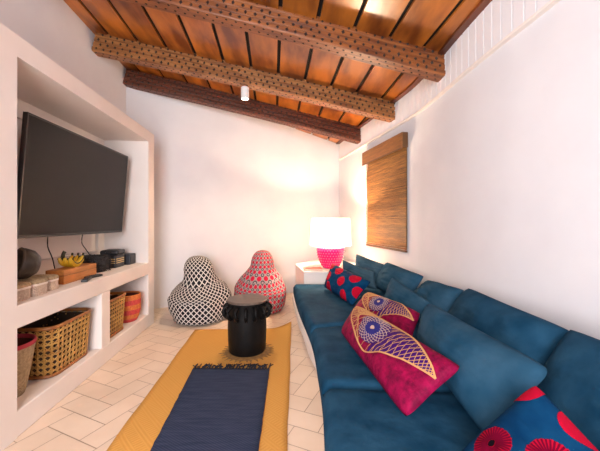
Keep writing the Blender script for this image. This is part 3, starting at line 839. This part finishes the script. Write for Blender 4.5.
# back cushions (BL, BR, TR, TL): BL far, BR near
Pillow((.66, 3.86, .45), (1.00, 3.66, .45), (1.06, 3.72, .675), (.715, 3.98, .80), .07, .05, .05, seed=1).make('back_cushion', [BLUEG], 'grey-blue back cushion at the far end of the bench, peaked beside the pink lamp', None, GB, 'cushion')
Pillow((.87, 3.60, .44), (.98, 2.84, .44), (1.155, 2.86, .70), (1.02, 3.66, .735), .10, .05, .04, seed=2, wr=.02).make('back_cushion', [BLUES], 'slumped blue back cushion below the bamboo blind, second from the far end', None, GB, 'cushion')
Pillow((.96, 2.78, .44), (.99, 2.19, .44), (1.17, 2.19, .722), (1.16, 2.80, .68), .10, .04, .04, seed=3, wr=.022).make('back_cushion', [BLUES], 'low creased blue back cushion past the right edge of the bamboo blind', None, GB, 'cushion')
Pillow((.93, 2.12, .44), (.93, 1.30, .44), (1.16, 1.30, .74), (1.155, 2.14, .755), .10, .05, .04, seed=4).make('back_cushion', [BLUE], 'long smooth blue back cushion against the wall behind the large blue pillow', None, GB, 'cushion')
Pillow((.90, 1.285, .44), (.95, .42, .44), (1.16, .44, .75), (1.12, 1.30, .765), .10, .05, .04, seed=5).make('back_cushion', [BLUE], 'nearest blue back cushion, cut by the right edge of the picture', None, GB, 'cushion')
# grey-blue scatter pillow behind the dotted one
Pillow((.50, 3.72, .45), (.86, 3.42, .45), (.86, 3.55, .625), (.515, 3.82, .745), .05, .04, .08, seed=6).make('throw_pillow', [BLUEG], 'grey-blue pillow half hidden behind the far red-spotted pillow', None, 'plain blue throw pillows')

def discs(lst, ru, rv, mi, core=False, rays=0):
    def f(p, mb):
        for cu, cv in lst:
            poly = [(cu + ru * math.cos(2 * PI * k / 32), cv + rv * math.sin(2 * PI * k / 32)) for k in range(32)]
            p.patch(mb, poly, mi, .0012, 40)
            if rays:
                for k in range(rays):
                    a = 2 * PI * k / rays; a0 = (cu + ru * .22 * math.cos(a), cv + rv * .22 * math.sin(a)); a1 = (cu + ru * .97 * math.cos(a), cv + rv * .97 * math.sin(a))
                    if 0.01 < a1[0] < .99 and .01 < a1[1] < .99 and .01 < a0[0] < .99 and .01 < a0[1] < .99: p.line(mb, a0, a1, .0046, mi + 1, .0026, 6)
            if core:
                poly = [(cu + ru * .17 * math.cos(2 * PI * k / 16), cv + rv * .2 * math.sin(2 * PI * k / 16)) for k in range(16)]
                if cu > .05 and cv > .05: p.patch(mb, poly, mi + 2, .0036, 14)
    return f
P1 = Pillow((.275, 3.62, .44), (.475, 2.79, .44), (.70, 3.00, .62), (.385, 3.74, .71), .085, .05, .06, seed=7)
P1.make('throw_pillow', [NAVY, REDP, REDD, BLK], 'blue pillow with plain red spots at the far end of the bench', discs([(.40, .77), (.81, .78), (.61, .45), (.26, .05), (.75, .06), (.985, .425), (.17, .42), (.10, .88)], .088, .18, 1))
S1 = Pillow((.74, 2.82, .445), (.87, 2.29, .445), (.955, 2.235, .615), (.865, 2.92, .69), .07, .05, .06, seed=8)
S1.make('throw_pillow', [BLUES], 'faded blue pillow with a pointed corner standing behind the magenta pillows', None, 'plain blue throw pillows')
S2 = Pillow((.715, 1.90, .445), (.635, 1.03, .445), (.892, 1.065, .69), (.80, 1.94, .71), .11, .05, .07, seed=9, rc=.09, wr=.012)
S2.make('throw_pillow', [BLUES], 'large faded blue pillow behind the front magenta pillow and the near red-spotted one', None, 'plain blue throw pillows')

def embroidery(p, parent_name, shift=0):
    lower = [(.025, .92), (.10, .66), (.24, .40), (.51, .15), (.69, .36), (.825, .52), (.93, .60), (.985, .63)]
    upper = [(.025, .92), (.20, .98), (.42, .985), (.60, .98), (.76, .925), (.92, .76), (.985, .63)]
    Lw = catmull(lower, 8); Up = catmull(upper, 8)
    def along(c, f):
        k = f * (len(c) - 1); i = min(int(k), len(c) - 2); g_ = k - i; return (c[i][0] + (c[i + 1][0] - c[i][0]) * g_, c[i][1] + (c[i + 1][1] - c[i][1]) * g_)
    mb = MB()
    cu, cv, ru, rv = .475, .63, .155, .335
    # satin patches: purple right half, dark plum left
    p.patch(mb, [c for c in Lw if c[0] > .56] + [c for c in reversed(Up) if c[0] > .56], 0, .0012, 80)
    circ = [(cu + ru * math.cos(2 * PI * k / 40), cv + rv * math.sin(2 * PI * k / 40)) for k in range(40)]
    # string nets
    for k in range(15):
        f = k / 15
        p.line(mb, along(Lw, .45 + .53 * f), along(Up, min(1, .52 + .50 * f ** .8)), .0042, 2, .0030)
        p.line(mb, along(Up, .52 + .46 * f), along(Lw, min(1, .50 + .52 * f ** .8)), .0042, 2, .0032)
    for k in range(12):
        f = k / 12
        p.line(mb, along(Lw, .02 + .42 * f), along(Up, .04 + .5 * f), .0050, 2, .0030)
        p.line(mb, along(Lw, .02 + .40 * f), along(Up, max(0, .55 - .5 * f)), .0046, 2, .0032)
    p.patch(mb, circ, 0, .0040, 60)
    inner = [(cu + ru * .62 * math.cos(2 * PI * k / 32), cv + rv * .62 * math.sin(2 * PI * k / 32)) for k in range(32)]
    p.patch(mb, inner, 1, .0046, 40)
    def cpt(a, r): return (cu + ru * r * math.cos(a), cv + rv * r * math.sin(a))
    for k in range(20):
        a = 2 * PI * k / 20
        for sg in (1, -1):
            last = cpt(a, .14)
            for j in range(1, 6):
                nx_ = cpt(a + sg * .22 * j, .14 + .84 * j / 5); p.line(mb, last, nx_, .0030, 3 if j > 2 else 4, .0064, 3); last = nx_
    p.patch(mb, [cpt(2 * PI * k / 16, .14) for k in range(16)], 3, .0075, 14)
    for c in (Lw, Up):
        for a, b_ in zip(c, c[1:]): p.line(mb, a, b_, .0085, 2, .0050, 2)
    return mb
def magenta(BL, BR, TR, TL, label, seed):
    p = Pillow(BL, BR, TR, TL, .085, .045, .035, seed=seed, wr=.010)
    r = thing('embroidered_pillow', label, 'pillow', p.o, 0, 'embroidered magenta pillows')
    mb = MB(); p.mesh(mb, 36); cov = mb.build('cover', MAG, r, smooth=True, fixn=False)
    embroidery(p, r).build('embroidery', [PURP, VIOL, TAN, PALE, VIOL], cov, smooth=True, fixn=False)
magenta((.375, 2.45, .45), (.66, 1.86, .45), (.80, 2.04, .60), (.585, 2.68, .59), 'magenta pillow with gold eye-shaped embroidery, half hidden behind its twin', 10)
magenta((.275, 2.13, .445), (.41, 1.19, .435), (.655, 1.225, .625), (.415, 2.26, .595), 'magenta pillow with a gold string-pattern eye and blue centre lying in front', 11)
D2 = Pillow((.50, .985, .47), (.50, .60, .45), (.80, .56, .52), (.716, .945, .715), .07, .05, .04, seed=12)
D2.make('throw_pillow', [NAVY, REDP, REDD, BLK], 'nearest blue pillow with ribbed red discs, cut by the bottom of the picture',
        discs([(.20, .30), (.47, .60), (-.02, .90), (.35, 1.05), (.52, .10), (.78, .85), (.80, .35)], .135, .18, 1, True, 34))

# ------------------------------------------------------------------ corner table, lamp, booklet
tb_ = thing('corner_table', 'white boxy corner table holding the pink lamp at the far end of the bench', 'table', (.45, 4.5, 0))
pl = [(.045, 4.0), (-.075, 4.74), (.26, 5.26), (.70, 5.44), (1.055, 4.0)]
pl = [(x - .45, y - 4.5) for x, y in pl]
b = MB(); b.prism([(x * .985, y * .985) for x, y in pl], 0, .535); b.build('base', PLAST, tb_)
b = MB(); b.prism(pl, .5352, .56); b.build('top', PLAST, tb_, bevel=.004)
LX, LY = .425, 4.32
lamp = thing('table_lamp', 'pink hobnail table lamp with a glowing white drum shade', 'lamp', (LX, LY, .5605))
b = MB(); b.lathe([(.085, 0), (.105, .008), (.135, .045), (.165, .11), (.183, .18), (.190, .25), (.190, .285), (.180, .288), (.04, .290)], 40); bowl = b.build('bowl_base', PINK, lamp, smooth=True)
b = MB()
for j, (r, z) in enumerate([(.128, .04), (.146, .075), (.162, .11), (.173, .145), (.182, .18), (.187, .215), (.190, .25), (.191, .283)]):
    for k in range(30):
        a = 2 * PI * (k + .5 * (j % 2)) / 30; b.sphere((r * math.cos(a), r * math.sin(a), z), .008, 0, 6, 4)
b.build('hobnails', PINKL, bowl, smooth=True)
b = MB(); b.lathe([(.012, .288), (.012, .40)], 10); b.build('stem', METW, lamp)
b = MB(); b.sphere((0, 0, .46), .035, 0, 12, 8, 1, 1, 1.3); b.build('bulb', BULB, lamp, smooth=True)
b = MB(); b.lathe([(.285, .315), (.265, .69)], 48, cap=False); b.build('shade', SHADE, lamp, smooth=True)
b = MB()
for k in range(3):
    a = 2 * PI * k / 3; b.tube([(0, 0, .40), (.28 * math.cos(a), .28 * math.sin(a), .40)], .003, 5)
b.build('shade_spider', METW, lamp)
bk = thing('booklet', 'thin reddish booklet lying on the white corner table beside the lamp', 'book', (.175, 4.16, .5605), .12)
b = MB(); b.box(-.115, .115, -.08, .08, .002, .018); b.build('pages', PAPER, bk)
b = MB(); b.box(-.12, .12, -.085, .085, .0185, .021); b.box(-.12, .12, -.085, .085, 0, .0018); b.build('cover', BOOKR, bk)

# ------------------------------------------------------------------ bamboo blind on the right wall
Pn = Vector((xr(3.44), 3.44)); Pf = Vector((.985, 4.468)); Pf.x = xr(4.468)
dl = (Pf - Pn); wl = dl.length; ang = math.atan2(dl.y, dl.x)
bl = thing('roller_blind', 'brown bamboo slat blind with a flat valance hanging on the right wall', 'blind', (Pn.x, Pn.y, .862), ang)
# local x along the wall (near to far), +y into the room
def bb(name, args, m, bev=0):
    b = MB(); b.box(*args); return b.build(name, m, bl, bevel=bev)
sgn = 1
b = MB(); z = .05
while z < 1.30:
    h_ = .0135; b.box(.0, wl, .016, .022 + random.uniform(0, .004), z, z + h_ - .0035); z += h_
b.build('slats', SLAT, bl)
bb('backing', (.002, wl - .002, .011, .0155, .05, 1.30), BOXK)  # near-black sheet that darkens the gaps between the slats
bb('bottom_rail', (-.004, wl + .004, .010, .034, 0, .022), RAIL, .004); bb('bottom_rail', (-.002, wl + .002, .012, .030, .028, .047), VAL, .003)
b = MB()
for i in range(10): b.box(-.012, wl + .02, .072, .082, 1.165 + i * .0165, 1.165 + i * .0165 + .0158)
b.build('valance', VAL, bl)
bb('valance_trim', (-.014, wl + .022, .070, .084, 1.150, 1.1645), RAIL); bb('head_rail', (-.010, wl + .018, .008, .0715, 1.305, 1.332), RAIL)
bb('side_return', (-.012, -.002, .010, .0715, 1.165, 1.304), RAIL)
b = MB(); b.tube([(wl - .06, .03, 1.16), (wl - .02, .05, .9), (wl + .03, .035, .82), (wl - .05, .028, .6), (wl - .03, .026, -.22)], .0025, 5); b.build('cord', TRIM, bl)

# ------------------------------------------------------------------ spotlight under the middle beam
SX, SY = -.632, 3.56
sz = 2.752
spt = thing('ceiling_spotlight', 'small white cylinder spotlight fixed under the middle roof beam', 'spotlight', (SX, SY, sz))
b = MB(); b.lathe([(.040, -.140), (.046, -.135), (.046, -.012), (.03, 0)], 24); hs = b.build('housing', METW, spt, smooth=False)
b = MB(); b.lathe([(.036, -.1415), (.036, -.1405)], 24); b.build('lens', LENS, hs)

# ------------------------------------------------------------------ light
def light(name, kind, loc, energy, col, rot=(0, 0, 0), **kw):
    d = bpy.data.lights.new(name, kind); d.energy = energy; d.color = col
    for k, v in kw.items(): setattr(d, k, v)
    o = bpy.data.objects.new(name, d); COL.objects.link(o); o.location = loc; o.rotation_euler = rot; return o
light('lamp_glow', 'POINT', (LX, LY, .5605 + .50), 100, (1, .75, .52), shadow_soft_size=.05)
light('spot_glow', 'SPOT', (SX, SY, sz - .16), 60, (1, .80, .55), spot_size=2.2, spot_blend=.8, shadow_soft_size=.04)
# daylight through the wide opening behind the camera
light('daylight', 'AREA', (-.45, REAR + .02, 1.5), 150, (.93, .95, 1.0), (math.radians(90), 0, 0), shape='RECTANGLE', size=1.5, size_y=1.9)
w = bpy.data.worlds.new('world'); sc.world = w; w.use_nodes = True
w.node_tree.nodes['Background'].inputs[0].default_value = (.82, .90, 1, 1); w.node_tree.nodes['Background'].inputs[1].default_value = 1.0

# ------------------------------------------------------------------ camera
cam = bpy.data.cameras.new('camera'); co = bpy.data.objects.new('camera', cam); COL.objects.link(co)
co.location = (0, 0, 1.2); co.rotation_euler = (math.radians(90), 0, 0)
cam.sensor_width = 36; cam.lens = 36 * 310 / 600; cam.shift_y = -3.5 / 600; cam.clip_start = .05
sc.camera = co
vs_ = sc.view_settings; vs_.view_transform = 'Standard'; vs_.look = 'None'; vs_.gamma = 1; vs_.exposure = .50; vs_.use_curve_mapping = False
